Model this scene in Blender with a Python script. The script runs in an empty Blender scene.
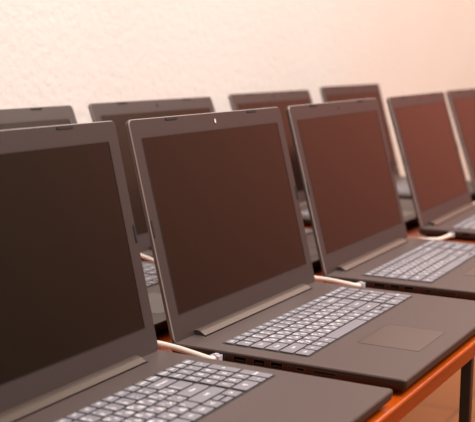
import bpy, bmesh, math, random
from mathutils import Vector, Matrix
random.seed(7)
C = bpy.context.scene.collection
PI = math.pi

# ---------------------------------------------------------------- materials
def new_mat(name):
    m = bpy.data.materials.new(name); m.use_nodes = True
    nt = m.node_tree
    return m, nt, nt.nodes['Principled BSDF']

def simple(name, col, rough=.5, metal=0., spec=.5, noise=None, bump=None, coat=0., ior=None):
    """noise=(scale, amount) varies the colour; bump=(scale, strength, distance)"""
    m, nt, b = new_mat(name)
    b.inputs['Base Color'].default_value = (*col, 1)
    b.inputs['Roughness'].default_value = rough
    b.inputs['Metallic'].default_value = metal
    b.inputs['Specular IOR Level'].default_value = spec
    b.inputs['Coat Weight'].default_value = coat
    if ior: b.inputs['IOR'].default_value = ior
    tc = nt.nodes.new('ShaderNodeTexCoord')
    if noise:
        n = nt.nodes.new('ShaderNodeTexNoise'); n.inputs['Scale'].default_value = noise[0]; n.inputs['Detail'].default_value = 4
        r = nt.nodes.new('ShaderNodeValToRGB')
        a = noise[1]
        r.color_ramp.elements[0].position = .3; r.color_ramp.elements[1].position = .7
        r.color_ramp.elements[0].color = (*[c*(1-a) for c in col], 1)
        r.color_ramp.elements[1].color = (*[min(1, c*(1+a)) for c in col], 1)
        nt.links.new(tc.outputs['Object'], n.inputs['Vector'])
        nt.links.new(n.outputs['Fac'], r.inputs['Fac']); nt.links.new(r.outputs['Color'], b.inputs['Base Color'])
    if bump:
        n = nt.nodes.new('ShaderNodeTexNoise'); n.inputs['Scale'].default_value = bump[0]; n.inputs['Detail'].default_value = 5
        bp = nt.nodes.new('ShaderNodeBump'); bp.inputs['Strength'].default_value = bump[1]; bp.inputs['Distance'].default_value = bump[2]
        nt.links.new(tc.outputs['Object'], n.inputs['Vector'])
        nt.links.new(n.outputs['Fac'], bp.inputs['Height']); nt.links.new(bp.outputs['Normal'], b.inputs['Normal'])
    return m

def wood(name, c1, c2, scale, stretch, rough, coat=.0, spec=.5):
    m, nt, b = new_mat(name)
    b.inputs['Specular IOR Level'].default_value = spec
    tc = nt.nodes.new('ShaderNodeTexCoord'); mp = nt.nodes.new('ShaderNodeMapping')
    mp.inputs['Scale'].default_value = stretch
    n = nt.nodes.new('ShaderNodeTexNoise'); n.inputs['Scale'].default_value = scale; n.inputs['Detail'].default_value = 6
    n.inputs['Distortion'].default_value = .6
    r = nt.nodes.new('ShaderNodeValToRGB')
    r.color_ramp.elements[0].position = .3; r.color_ramp.elements[0].color = (*c1, 1)
    r.color_ramp.elements[1].position = .7; r.color_ramp.elements[1].color = (*c2, 1)
    L = nt.links.new
    L(tc.outputs['Object'], mp.inputs['Vector']); L(mp.outputs['Vector'], n.inputs['Vector'])
    L(n.outputs['Fac'], r.inputs['Fac']); L(r.outputs['Color'], b.inputs['Base Color'])
    b.inputs['Roughness'].default_value = rough; b.inputs['Coat Weight'].default_value = coat
    b.inputs['Coat Roughness'].default_value = .15
    return m

M = {}
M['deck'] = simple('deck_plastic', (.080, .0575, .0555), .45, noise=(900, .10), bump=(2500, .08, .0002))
M['lid'] = simple('lid_plastic', (.043, .031, .0315), .42, noise=(900, .10), bump=(2500, .08, .0002))
M['lidside'] = simple('lid_side_plastic', (.085, .068, .066), .4)
M['lens_dark'] = simple('webcam_lens_dark', (.02, .016, .016), .15)
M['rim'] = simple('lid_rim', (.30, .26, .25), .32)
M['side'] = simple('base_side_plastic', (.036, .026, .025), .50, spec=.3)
M['hinge'] = simple('hinge_plastic', (.062, .045, .037), .38)
M['lidback'] = simple('lid_back', (.008, .005, .005), .6, spec=.2)
M['screen'] = simple('screen_panel', (.0045, .0022, .0010), .22, spec=.5)
M['gasket'] = simple('screen_gasket', (.012, .008, .008), .5)
M['tray'] = simple('keyboard_tray', (.016, .013, .014), .5)
M['key'] = simple('keycap', (.235, .232, .275), .42)
M['keyside'] = simple('keycap_side', (.05, .045, .05), .5)
M['legend'] = simple('key_legend', (.85, .85, .88), .5)
M['rubber'] = simple('rubber', (.010, .009, .010), .7)
M['port'] = simple('port_black', (.002, .0015, .0015), .9, spec=.05)
M['metal'] = simple('port_metal', (.05, .035, .032), .5)
M['pad'] = simple('touchpad', (.082, .059, .055), .30)
M['padline'] = simple('touchpad_groove', (.045, .028, .024), .4)
M['lens'] = simple('webcam_lens_glint', (.85, .85, .85), .2)  # near-white colour paints a glint of light on the webcam lens
M['cable'] = simple('cable_jacket', (.80, .72, .66), .4)
M['boot'] = simple('clear_plug', (.55, .52, .60), .15, coat=.5)
M['pins'] = simple('plug_pins', (.75, .5, .2), .3, metal=1)
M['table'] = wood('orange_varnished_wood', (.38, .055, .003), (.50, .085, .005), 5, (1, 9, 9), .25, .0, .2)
M['edge'] = wood('table_edge_shade_wood', (.17, .020, .002), (.24, .030, .003), 5, (1, 9, 9), .25, .0, .25)  # tabletop wood darkened: weaker light on its side faces put into the colour
M['leg'] = simple('black_steel', (.012, .009, .007), .4)

# plaster
m, nt, b = new_mat('plaster_wall'); M['wall'] = m
L = nt.links.new
tc = nt.nodes.new('ShaderNodeTexCoord')
n1 = nt.nodes.new('ShaderNodeTexNoise'); n1.inputs['Scale'].default_value = 95; n1.inputs['Detail'].default_value = 6; n1.inputs['Roughness'].default_value = .55
n2 = nt.nodes.new('ShaderNodeTexNoise'); n2.inputs['Scale'].default_value = 2.2; n2.inputs['Detail'].default_value = 3
v = nt.nodes.new('ShaderNodeTexVoronoi'); v.inputs['Scale'].default_value = 60; v.feature = 'SMOOTH_F1'
mx = nt.nodes.new('ShaderNodeMath'); mx.operation = 'MULTIPLY_ADD'; mx.inputs[1].default_value = .5
bp = nt.nodes.new('ShaderNodeBump'); bp.inputs['Strength'].default_value = .4; bp.inputs['Distance'].default_value = .004
r = nt.nodes.new('ShaderNodeValToRGB')
r.color_ramp.elements[0].position = .3; r.color_ramp.elements[0].color = (.85, .775, .735, 1)
r.color_ramp.elements[1].position = .7; r.color_ramp.elements[1].color = (.88, .815, .785, 1)
for n in (n1, n2, v): L(tc.outputs['Object'], n.inputs['Vector'])
L(v.outputs['Distance'], mx.inputs[0]); L(n1.outputs['Fac'], mx.inputs[2])
L(mx.outputs[0], bp.inputs['Height']); L(bp.outputs['Normal'], b.inputs['Normal'])
L(n2.outputs['Fac'], r.inputs['Fac']); L(r.outputs['Color'], b.inputs['Base Color'])
b.inputs['Roughness'].default_value = .8

# floor: orange-brown varnished boards
m, nt, b = new_mat('floor_boards'); M['floor'] = m
L = nt.links.new
tc = nt.nodes.new('ShaderNodeTexCoord')
br = nt.nodes.new('ShaderNodeTexBrick'); br.inputs['Scale'].default_value = 1
br.inputs['Brick Width'].default_value = 1.4; br.inputs['Row Height'].default_value = .14
br.inputs['Mortar Size'].default_value = .003
br.inputs['Color1'].default_value = (.40, .13, .016, 1); br.inputs['Color2'].default_value = (.32, .10, .012, 1)
br.inputs['Mortar'].default_value = (.06, .02, .008, 1)
L(tc.outputs['Object'], br.inputs['Vector']); L(br.outputs['Color'], b.inputs['Base Color'])
b.inputs['Roughness'].default_value = .25; b.inputs['Specular IOR Level'].default_value = .3

# ---------------------------------------------------------------- mesh helpers
def link(name, bm, mats, parent=None, smooth=False):
    me = bpy.data.meshes.new(name)
    bmesh.ops.recalc_face_normals(bm, faces=bm.faces)
    bm.to_mesh(me); bm.free()
    for mt in (mats if isinstance(mats, (list, tuple)) else [mats]): me.materials.append(mt)
    if smooth:
        for p in me.polygons: p.use_smooth = True
    o = bpy.data.objects.new(name, me); C.objects.link(o)
    if parent: o.parent = parent
    return o

def rrect(x0, x1, y0, y1, r, seg=5):
    pts = []
    for cx, cy, a0 in ((x1-r, y1-r, 0), (x0+r, y1-r, 90), (x0+r, y0+r, 180), (x1-r, y0+r, 270)):
        for i in range(seg+1):
            a = math.radians(a0+90*i/seg); pts.append((cx+r*math.cos(a), cy+r*math.sin(a)))
    return pts

def stack(bm, x0, x1, y0, y1, r, levels, seg=5, tf=None, mat=0, top_mat=None, bottom=True, mats=None):
    """rounded slab from (inset, z) levels; tf maps a local point to the mesh's space"""
    loops = []
    for ins, z in levels:
        rr = max(r-ins*.6, .0001)
        vs = []
        for (x, y) in rrect(x0+ins, x1-ins, y0+ins, y1-ins, rr, seg):
            p = Vector((x, y, z))
            vs.append(bm.verts.new(tf(p) if tf else p))
        loops.append(vs)
    n = len(loops[0])
    for k in range(len(loops)-1):
        a, c = loops[k], loops[k+1]
        for i in range(n):
            f = bm.faces.new((a[i], a[(i+1) % n], c[(i+1) % n], c[i]))
            f.material_index = mats[k] if mats else mat
    f = bm.faces.new(loops[-1]); f.material_index = mat if top_mat is None else top_mat
    if bottom:
        f = bm.faces.new(list(reversed(loops[0]))); f.material_index = mats[0] if mats else mat
    return bm

def box(bm, x0, x1, y0, y1, z0, z1, mat=0, bev=0.):
    vs = [bm.verts.new((x, y, z)) for x in (x0, x1) for y in (y0, y1) for z in (z0, z1)]
    fs = []
    for ids in ((0, 1, 3, 2), (4, 6, 7, 5), (0, 4, 5, 1), (2, 3, 7, 6), (0, 2, 6, 4), (1, 5, 7, 3)):
        f = bm.faces.new([vs[i] for i in ids]); f.material_index = mat; fs.append(f)
    if bev:
        es = list({e for f in fs for e in f.edges})
        bmesh.ops.bevel(bm, geom=es, offset=bev, segments=2, affect='EDGES', profile=.5)

def frame(bm, x0, x1, y0, y1, w, z0, z1, r=.001, tf=None, mat=0):
    """a thin rounded ring lying in the local XY plane"""
    o_ = rrect(x0, x1, y0, y1, r); i_ = rrect(x0+w, x1-w, y0+w, y1-w, max(r-w, .0002))
    n = len(o_); T = tf or (lambda p: p)
    V = [[bm.verts.new(T(Vector((x, y, z)))) for x, y in pts] for pts, z in ((o_, z0), (o_, z1), (i_, z1), (i_, z0))]
    for k in range(4):
        a, c = V[k], V[(k+1) % 4]
        for i in range(n):
            f = bm.faces.new((a[i], a[(i+1) % n], c[(i+1) % n], c[i])); f.material_index = mat

def empty(name, loc, rz=0.):
    o = bpy.data.objects.new(name, None); C.objects.link(o)
    o.empty_display_size = .05; o.location = loc; o.rotation_euler = (0, 0, rz)
    return o

def tag(o, label, cat, group=None):
    o['label'] = label; o['category'] = cat
    if group: o['group'] = group

# ---------------------------------------------------------------- setting
WALL_Y = .52; FLOOR = -.73
def plane(name, pts, mat):
    bm = bmesh.new(); bm.faces.new([bm.verts.new(p) for p in pts]); return link(name, bm, mat)
bm = bmesh.new(); box(bm, -3, 9, WALL_Y, WALL_Y+.12, FLOOR-.05, 2.2)
w = link('wall_back', bm, M['wall']); w['kind'] = 'structure'
bm = bmesh.new(); box(bm, -3, 9, -4, WALL_Y, FLOOR-.05, FLOOR)
w = link('floor', bm, M['floor']); w['kind'] = 'structure'

# ---------------------------------------------------------------- table
TY0, TY1 = -.2665, .445
TX0, TX1 = -.75, 1.85
table = empty('long_table', (.7, .1, FLOOR))
tag(table, 'long orange varnished wooden table under the two rows of laptops', 'table')
def tpart(name, bm, mat):
    o = link(name, bm, mat, table); o.location = (-.7, -.1, -FLOOR); return o
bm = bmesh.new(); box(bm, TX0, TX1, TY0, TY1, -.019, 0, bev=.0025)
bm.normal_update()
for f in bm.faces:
    if abs(f.normal.y) > .95 or abs(f.normal.x) > .95: f.material_index = 1  # side faces take the wood with shade in its colour
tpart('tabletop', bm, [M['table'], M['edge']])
for y in (TY0+.27, TY1-.07):
    bm = bmesh.new(); box(bm, TX0+.12, TX1-.12, y, y+.02, -.065, -.0195, bev=.002)
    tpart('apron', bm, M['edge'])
for x in (-.66, .258, 1.02, 1.78):
    for y in (TY0+.006, TY1-.05):
        bm = bmesh.new(); box(bm, x-.0065, x+.0065, y, y+.013, FLOOR+.01, -.0195, bev=.002)
        l = tpart('leg', bm, M['leg'])
        bm = bmesh.new(); box(bm, x-.009, x+.009, y-.0025, y+.0155, FLOOR, FLOOR+.0095, bev=.002)
        link('foot_cap', bm, M['rubber'], l)

# ---------------------------------------------------------------- laptop
W, D, H = .378, .2655, .255
ZB = .018
KX0, KX1, KY0, KY1 = .0263, .3585, -.0443, -.1480
LIDT = .0065

def text_faces(bm, s, size, x, y, z, mat):
    cu = bpy.data.curves.new('t', 'FONT'); cu.body = s; cu.size = size; cu.align_x = 'CENTER'; cu.align_y = 'CENTER'
    cu.resolution_u = 2; cu.offset = size*.045
    ob = bpy.data.objects.new('t', cu); C.objects.link(ob)
    dg = bpy.context.evaluated_depsgraph_get(); me = bpy.data.meshes.new_from_object(ob.evaluated_get(dg))
    t = bmesh.new(); t.from_mesh(me)
    mp = {vv: bm.verts.new((vv.co.x+x, vv.co.y+y, z)) for vv in t.verts}
    for f in t.faces:
        try: g = bm.faces.new([mp[q] for q in f.verts]); g.material_index = mat
        except ValueError: pass
    t.free(); bpy.data.objects.remove(ob); bpy.data.curves.remove(cu); bpy.data.meshes.remove(me)

RUS = dict(zip('QWERTYUIOPASDFGHJKLZXCVBNM', 'ЙЦУКЕНГШЩЗФЫВАПРОЛДЯЧСМИТЬ'))
RUS.update({'[': 'Х', ']': 'Ъ', ';': 'Ж', "'": 'Э', ',': 'Б', '.': 'Ю', '`': 'Ё'})
def key_mesh(w_, h_, legend, kind):
    bm = bmesh.new()
    stack(bm, -w_/2, w_/2, -h_/2, h_/2, .0016, [(0, 0), (0, .0008), (.0004, .0013)], seg=3, mats=[1, 0, 0], bottom=False)
    if legend:
        z = .00142
        if kind == 'letter':
            text_faces(bm, legend, .0078, -w_/2+.0043, h_/2-.0044, z, 2)
            if legend in RUS: text_faces(bm, RUS[legend], .0070, w_/2-.0044, -h_/2+.0042, z, 2)
        elif kind == 'digit':
            text_faces(bm, legend[0], .0068, -w_/2+.004, -h_/2+.0042, z, 2)
            text_faces(bm, legend[1], .0064, -w_/2+.004, h_/2-.0040, z, 2)
        elif kind == 'num':
            text_faces(bm, legend, .0078, 0, 0, z, 2)
        else:
            text_faces(bm, legend, .0046, 0, 0, z, 2)
    return bm

# the rows: (legend, kind, width in units)
FR = [('Esc', 'w', 1)]+[('F%d' % i, 'w', 1) for i in range(1, 13)]+[('Insert', 'w', 1), ('Delete', 'w', 1)]
R1 = [('`', 'letter', 1)]+[(a, 'digit', 1) for a in ('1!', '2@', '3#', '4$', '5%', '6^', '7&', '8*', '9(', '0)', '-_', '=+')]+[('Backspace', 'w', 2)]
R2 = [('Tab', 'w', 1.5)]+[(a, 'letter', 1) for a in 'QWERTYUIOP[]']+[('\\|', 'digit', 1.5)]
R3 = [('Caps', 'w', 1.75)]+[(a, 'letter', 1) for a in "ASDFGHJKL;'"]+[('Enter', 'w', 2.25)]
R4 = [('Shift', 'w', 2.25)]+[(a, 'letter', 1) for a in 'ZXCVBNM,./']+[('Shift', 'w', 2.75)]
R5 = [('Ctrl', 'w', 1.25), ('Fn', 'w', 1), ('Win', 'w', 1), ('Alt', 'w', 1.15), ('', 'w', 5.35), ('Alt', 'w', 1.1), ('Ctrl', 'w', 1.15), ('<', 'num', 1), ('^', 'arr', 1), ('>', 'num', 1)]
NP = [[('Home', 'w'), ('End', 'w'), ('PgUp', 'w'), ('PgDn', 'w')], [('Num', 'w'), ('/', 'num'), ('*', 'num'), ('-', 'num')],
      [('7', 'num'), ('8', 'num'), ('9', 'num'), ('+', 'num')], [('4', 'num'), ('5', 'num'), ('6', 'num')],
      [('1', 'num'), ('2', 'num'), ('3', 'num'), ('Enter', 'w')], [('0', 'num'), (',', 'num')]]

def build_laptop():
    root = empty('laptop', (0, 0, 0))
    # --- base: slab with a tapered underside
    bm = bmesh.new()
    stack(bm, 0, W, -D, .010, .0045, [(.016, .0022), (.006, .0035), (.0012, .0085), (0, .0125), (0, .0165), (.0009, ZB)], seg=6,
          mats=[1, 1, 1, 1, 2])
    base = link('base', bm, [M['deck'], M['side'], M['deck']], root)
    for x in (.04, W-.06):
        for y in (-.235, -.03):
            bm = bmesh.new(); box(bm, x, x+.022, y, y+.008, 0, .0028, bev=.0008); link('rubber_foot', bm, M['rubber'], base)
    # --- left side ports, set into the side wall (x=0)
    def side_slot(name, yc, wy, z0, z1, tongue=True):
        bm = bmesh.new()
        T = lambda p: Vector((-.0003-p.z, p.x, p.y))
        frame(bm, yc-wy/2, yc+wy/2, z0, z1, .0006, -.0006, .0001, r=.0007, tf=T, mat=1)
        stack(bm, yc-wy/2+.0005, yc+wy/2-.0005, z0+.0005, z1-.0005, .0004, [(0, -.0012), (0, -.0001)], seg=2, tf=T, mat=0)
        if tongue:
            stack(bm, yc-wy/2+.002, yc+wy/2-.002, z0+.0022, z0+.0030, .0003, [(0, -.001), (0, .00005)], seg=2, tf=T, mat=1)
        link(name, bm, [M['port'], M['metal']], base)
    side_slot('ethernet_port', -.054, .014, .0052, .0158, False)
    side_slot('hdmi_port', -.080, .0155, .0082, .0150)
    side_slot('usb_port', -.103, .0140, .0082, .0152)
    side_slot('usb_port', -.1235, .0140, .0082, .0152)
    side_slot('status_light', -.138, .003, .0105, .0135, False)
    side_slot('usb_type_c_port', -.151, .0095, .0100, .0136, False)
    side_slot('card_slot', -.178, .026, .0102, .0132, False)
    # --- keyboard
    bm = bmesh.new()
    stack(bm, KX0-.0015, KX1+.0015, KY1-.0015, KY0+.0015, .003, [(0, ZB-.0005), (0, ZB+.0001), (.0002, ZB+.0002)], seg=4)
    kb = link('keyboard', bm, M['tray'], root)
    u = (KX1-KX0-.0035-.0615)/15; hf = .0135; hr = (KY0-KY1-hf)/5; g = .0027
    cache = {}
    def put(x, y, w_, h_, leg, kind):
        k = (round(w_, 5), round(h_, 5), leg, kind)
        if k not in cache:
            o = link('key', key_mesh(w_-g, h_-g, leg, 'num' if kind == 'arr' else kind), [M['key'], M['keyside'], M['legend']], kb)
            cache[k] = o.data
        else:
            o = bpy.data.objects.new('key', cache[k]); C.objects.link(o); o.parent = kb
        o.location = (x+w_/2, y-h_/2, ZB+.0003)
    y = KY0
    for ri, row in enumerate((FR, R1, R2, R3, R4, R5)):
        h_ = hf if ri == 0 else hr
        x = KX0
        for leg, kind, ww in row:
            if kind == 'arr':
                put(x, y, ww*u, h_/2, '', 'arr'); put(x, y-h_/2, ww*u, h_/2, '', 'arr')
            else: put(x, y, ww*u, h_, leg, kind)
            x += ww*u
        x = KX0+15*u+.0035; nu = .0615/4
        for j, (leg, kind) in enumerate(NP[ri]):
            ww = nu*2 if (ri == 5 and j == 0) else nu
            hh = h_
            if (ri == 2 and j == 3) or (ri == 4 and j == 3): hh = 2*hr
            put(x, y, ww, hh, leg, kind)
            x += ww
        y -= h_
    # --- touchpad
    bm = bmesh.new()
    stack(bm, .1065, .2015, -.242, -.1713, .003, [(0, ZB-.0004), (0, ZB+.00012), (.0002, ZB+.0002)], seg=4)
    frame(bm, .1058, .2022, -.2427, -.1706, .0008, ZB-.0004, ZB+.00022, r=.0035, mat=1)
    link('touchpad', bm, [M['pad'], M['padline']], root)
    # --- hinge bar along the back of the deck
    bm = bmesh.new()
    prof = [(-.0128, ZB-.001), (-.0123, ZB+.0010), (-.0065, ZB+.0045), (-.0030, ZB+.0056), (.004, ZB+.0050), (.006, ZB-.001)]
    a = [bm.verts.new((.043, y_, z_)) for y_, z_ in prof]; c = [bm.verts.new((W-.046, y_, z_)) for y_, z_ in prof]
    for i in range(len(prof)):
        j = (i+1) % len(prof); bm.faces.new((a[i], a[j], c[j], c[i]))
    bm.faces.new(a); bm.faces.new(list(reversed(c)))
    link('hinge_cover', bm, M['hinge'], root)
    bm = bmesh.new(); box(bm, .041, W-.044, -.0140, -.0127, ZB-.0005, ZB+.0004); link('hinge_gap', bm, M['port'], root)
    # --- lid, modelled upright: local x = width, local z = up the lid, front face at local y = 0
    T = lambda p: Vector((p.x, -p.z, p.y))
    bm = bmesh.new()
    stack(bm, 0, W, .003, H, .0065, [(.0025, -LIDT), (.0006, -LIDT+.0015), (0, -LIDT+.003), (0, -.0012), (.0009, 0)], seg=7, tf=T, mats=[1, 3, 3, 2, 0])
    lid = link('lid', bm, [M['lid'], M['lidback'], M['rim'], M['lidside']], root)
    SX0, SX1, SZ0, SZ1 = .0191, W-.0191, .0325, H-.0221
    bm = bmesh.new()
    stack(bm, SX0, SX1, SZ0, SZ1, .0008, [(0, -.0006), (0, .00012)], seg=2, tf=T)
    link('screen', bm, M['screen'], lid)
    bm = bmesh.new()
    frame(bm, SX0-.0007, SX1+.0007, SZ0-.0007, SZ1+.0007, .0010, -.0004, .0004, r=.0012, tf=T)
    link('screen_gasket', bm, M['gasket'], lid)
    for x in (.088, W-.088):
        bm = bmesh.new(); stack(bm, x-.013, x+.013, H-.0048, H-.0012, .0012, [(0, -.0004), (0, .0006), (.0003, .0009)], seg=3, tf=T)
        link('rubber_bumper', bm, M['rubber'], lid)
    for x in (.0032, W-.0032):
        bm = bmesh.new(); stack(bm, x-.0016, x+.0016, .122, .142, .0012, [(0, -.0004), (0, .0006), (.0003, .0009)], seg=3, tf=T)
        link('rubber_bumper', bm, M['rubber'], lid)
    bm = bmesh.new()
    stack(bm, W/2-.0035, W/2+.0035, H-.0145, H-.0075, .0034, [(0, -.0003), (0, .0002)], seg=5, tf=T, mat=0)
    stack(bm, W/2-.0014, W/2+.0014, H-.0138, H-.0082, .0013, [(0, 0), (0, .0005)], seg=4, tf=T, mat=1)
    link('webcam', bm, [M['lid'], M['lens']], lid)
    return root

def copy_tree(o, parent=None, table_=None):
    c = o.copy(); C.objects.link(c)
    if parent: c.parent = parent
    for ch in o.children: copy_tree(ch, c)
    return c

HZ = .014
def lid_of(root): return [c for c in root.children if c.name.split('.')[0] == 'lid'][0]

LAPS = [  # x, y, rz, opening angle, label, group
 (0, 0, 0, 1.818, 'open grey laptop in the middle of the front row', ),
 (-.4090, .0021, -.0030, 1.798, 'nearest open laptop at the left, cut off by the frame, front row'),
 (.4235, .0037, .0218, 1.8335, 'open laptop third from the left in the front row, just behind the middle one'),
 (.9111, .022, .0364, 1.8716, 'blurred open laptop fourth in the front row, second from the right edge'),
 (1.4331, .065, -.0039, 1.9039, 'farthest front row laptop, only a slice of reddish screen at the right edge'),
 (-.002, .330, -.0027, 1.94, 'back row laptop behind the nearest one, only its upper rim showing at left'),
 (.418, .330, -.0200, 1.93, 'back row laptop with dark screen rising between the two nearest front laptops'),
 (.9020, .3423, -.0025, 1.9189, 'back row laptop peeking out between the middle and third front laptops'),
 (1.3340, .3503, .0035, 1.8505, 'farthest back row laptop, its top rim above the third front laptop'),
]
proto = build_laptop()
cam_dark = [c for c in lid_of(proto).children if c.name == 'webcam'][0].data.copy(); cam_dark.materials[1] = M['lens_dark']
laptops = []
for i, (x, y, rz, la, lab) in enumerate(LAPS):
    o = proto if i == 0 else copy_tree(proto)
    o.location = (x, y, 0); o.rotation_euler = (0, 0, rz)
    tag(o, lab, 'laptop', 'open laptops on the table, front row' if i < 5 else 'open laptops on the table, back row')
    l = lid_of(o); l.location = (0, 0, HZ); l.rotation_euler = (-(la-PI/2), 0, 0)
    if i:
        for c in l.children:
            if c.name.startswith('webcam'): c.data = cam_dark
    laptops.append(o)

# ---------------------------------------------------------------- ethernet cables
def tube(pts, r, n=12, sub=10):
    P = [Vector(p) for p in pts]; Q = [P[0]*2-P[1]]+P+[P[-1]*2-P[-2]]; path = []
    for i in range(1, len(Q)-2):
        for k in range(sub):
            t = k/sub; a, b_, c, d = Q[i-1:i+3]
            path.append(.5*((2*b_)+(c-a)*t+(2*a-5*b_+4*c-d)*t*t+(3*b_-a-3*c+d)*t**3))
    path.append(P[-1])
    bm = bmesh.new(); prev = None
    for i, p in enumerate(path):
        t = (path[min(i+1, len(path)-1)]-path[max(i-1, 0)]).normalized()
        s = t.cross(Vector((0, 0, 1))).normalized(); u_ = s.cross(t)
        ring = [bm.verts.new(p+r*(math.cos(2*PI*j/n)*s+math.sin(2*PI*j/n)*u_)) for j in range(n)]
        if prev:
            for j in range(n): bm.faces.new((prev[j], prev[(j+1) % n], ring[(j+1) % n], ring[j]))
        else: bm.faces.new(ring)
        prev = ring
    bm.faces.new(prev)
    return bm

def cable(lx, ly, rz, label, pts):
    """pts in laptop space, from the boot outward"""
    root = empty('ethernet_cable', (lx, ly, 0), rz)
    tag(root, label, 'cable', 'white network cables plugged into the laptops')
    yc, zc = -.054, .0108
    link('cord', tube([(-.0085, yc, zc)]+pts, .0034), M['cable'], root, smooth=True)
    bm = bmesh.new(); box(bm, -.0100, -.0008, yc-.0056, yc+.0056, zc-.0038, zc+.0038, bev=.0006)
    box(bm, -.009, -.003, yc-.002, yc+.002, zc+.0036, zc+.0052, bev=.0004)
    pg = link('plug', bm, M['boot'], root)
    bm = bmesh.new()
    for k in range(8): box(bm, -.0055, -.0012, yc-.0046+k*.00125, yc-.0040+k*.00125, zc-.0042, zc-.0036)
    link('contact', bm, M['pins'], pg)
    return root
cable(0, 0, 0, 'white network cable plugged into the side of the middle front laptop',
      [(-.0145, -.050, .0120), (-.0170, -.036, .0150), (-.0180, -.01, .0190), (-.0185, .02, .0205), (-.022, .05, .0165), (-.04, .085, .0065), (-.10, .11, .004), (-.25, .10, .004)])
cable(.4235, .0037, .0218, 'white network cable plugged into the third front laptop, beside the middle laptop keyboard',
      [(-.0145, -.050, .0115), (-.0190, -.036, .0140), (-.0205, -.01, .0165), (-.021, .02, .0165), (-.024, .04, .0125), (-.04, .06, .0065), (-.10, .07, .004), (-.25, .068, .004)])
cable(.9111, .022, .0364, 'blurred white network cable plugged into the fourth front laptop',
      [(-.030, -.050, .010), (-.060, -.044, .010), (-.080, -.02, .010), (-.085, .02, .006), (-.10, .045, .003), (-.25, .046, .003)])
cable(1.4331, .065, -.0039, 'blurred white network cable by the farthest front laptop at the right edge',
      [(-.030, -.050, .010), (-.060, -.044, .010), (-.080, -.02, .010), (-.085, .0, .006), (-.12, .02, .003)])
cable(.418, .330, -.0200, 'white network cable glimpsed low in the gap between the nearest and middle screens',
      [(-.0115, -.050, .0115), (-.0125, -.036, .0150), (-.012, -.01, .020), (-.011, .02, .0210), (-.010, .05, .012), (-.008, .08, .004), (.05, .095, .004)])
cable(.9020, .3423, -.0025, 'blurred white network cable glimpsed between the middle and third screens',
      [(-.030, -.050, .010), (-.055, -.044, .010), (-.070, -.02, .010), (-.075, .02, .008), (-.075, .06, .003), (-.06, .12, .003)])
cable(1.3340, .3503, .0035, 'blurred white network cable glimpsed between the third and fourth screens',
      [(-.026, -.050, .010), (-.035, -.044, .010), (-.040, -.02, .010), (-.036, .02, .008), (-.035, .06, .003), (-.06, .12, .003)])

# ---------------------------------------------------------------- camera
cd = bpy.data.cameras.new('camera'); cam = bpy.data.objects.new('camera', cd); C.objects.link(cam)
cam.location = (-.9785, -.5981, .3354); cam.rotation_euler = (1.424, -.0121, -1.0779)
cd.sensor_width = 36; cd.lens = 1071.9*36/475; cd.clip_start = .01
cd.dof.use_dof = True; cd.dof.focus_distance = 1.22; cd.dof.aperture_fstop = 8.0
bpy.context.scene.camera = cam

# ---------------------------------------------------------------- light
wd = bpy.data.worlds.new('ambient_added_glow'); bpy.context.scene.world = wd; wd.use_nodes = True
nt = wd.node_tree; L = nt.links.new; bg = nt.nodes['Background']
tc = nt.nodes.new('ShaderNodeTexCoord'); sp = nt.nodes.new('ShaderNodeSeparateXYZ')
mr = nt.nodes.new('ShaderNodeMapRange'); mr.inputs['From Min'].default_value = .72; mr.inputs['From Max'].default_value = .98
r = nt.nodes.new('ShaderNodeValToRGB')
r.color_ramp.elements[0].color = (.78, .54, .36, 1); r.color_ramp.elements[1].color = (2.4, .66, .45, 1)  # reddish glow towards the right, added for the screens to reflect
L(tc.outputs['Generated'], sp.inputs[0]); L(sp.outputs['X'], mr.inputs['Value']); L(mr.outputs[0], r.inputs['Fac'])
mz = nt.nodes.new('ShaderNodeMapRange'); mz.inputs['From Min'].default_value = -.12; mz.inputs['From Max'].default_value = .35
mz.inputs['To Min'].default_value = .18; mz.inputs['To Max'].default_value = 1.0
L(sp.outputs['Z'], mz.inputs['Value'])
mu = nt.nodes.new('ShaderNodeVectorMath'); mu.operation = 'SCALE'
L(r.outputs['Color'], mu.inputs[0]); L(mz.outputs[0], mu.inputs['Scale']); L(mu.outputs[0], bg.inputs['Color'])
bg.inputs['Strength'].default_value = .75

def area(name, loc, target, size, power, col):
    ld = bpy.data.lights.new(name, 'AREA'); ld.shape = 'RECTANGLE'; ld.size, ld.size_y = size; ld.energy = power; ld.color = col
    o = bpy.data.objects.new(name, ld); C.objects.link(o); o.location = loc
    o.rotation_euler = (Vector(target)-Vector(loc)).to_track_quat('-Z', 'Y').to_euler()
    return o
area('ceiling_light', (.3, -1.3, 2.1), (.8, .4, .1), (1.8, 1.2), 80, (1, .95, .92))
area('warm_side_fill', (3.6, -.9, 2.5), (1.6, .3, .1), (1.4, 1.4), 60, (1, .86, .76))  # added warm fill from high on the right, source unseen

sc = bpy.context.scene
sc.view_settings.view_transform = 'Standard'; sc.view_settings.look = 'None'; sc.view_settings.exposure = 0
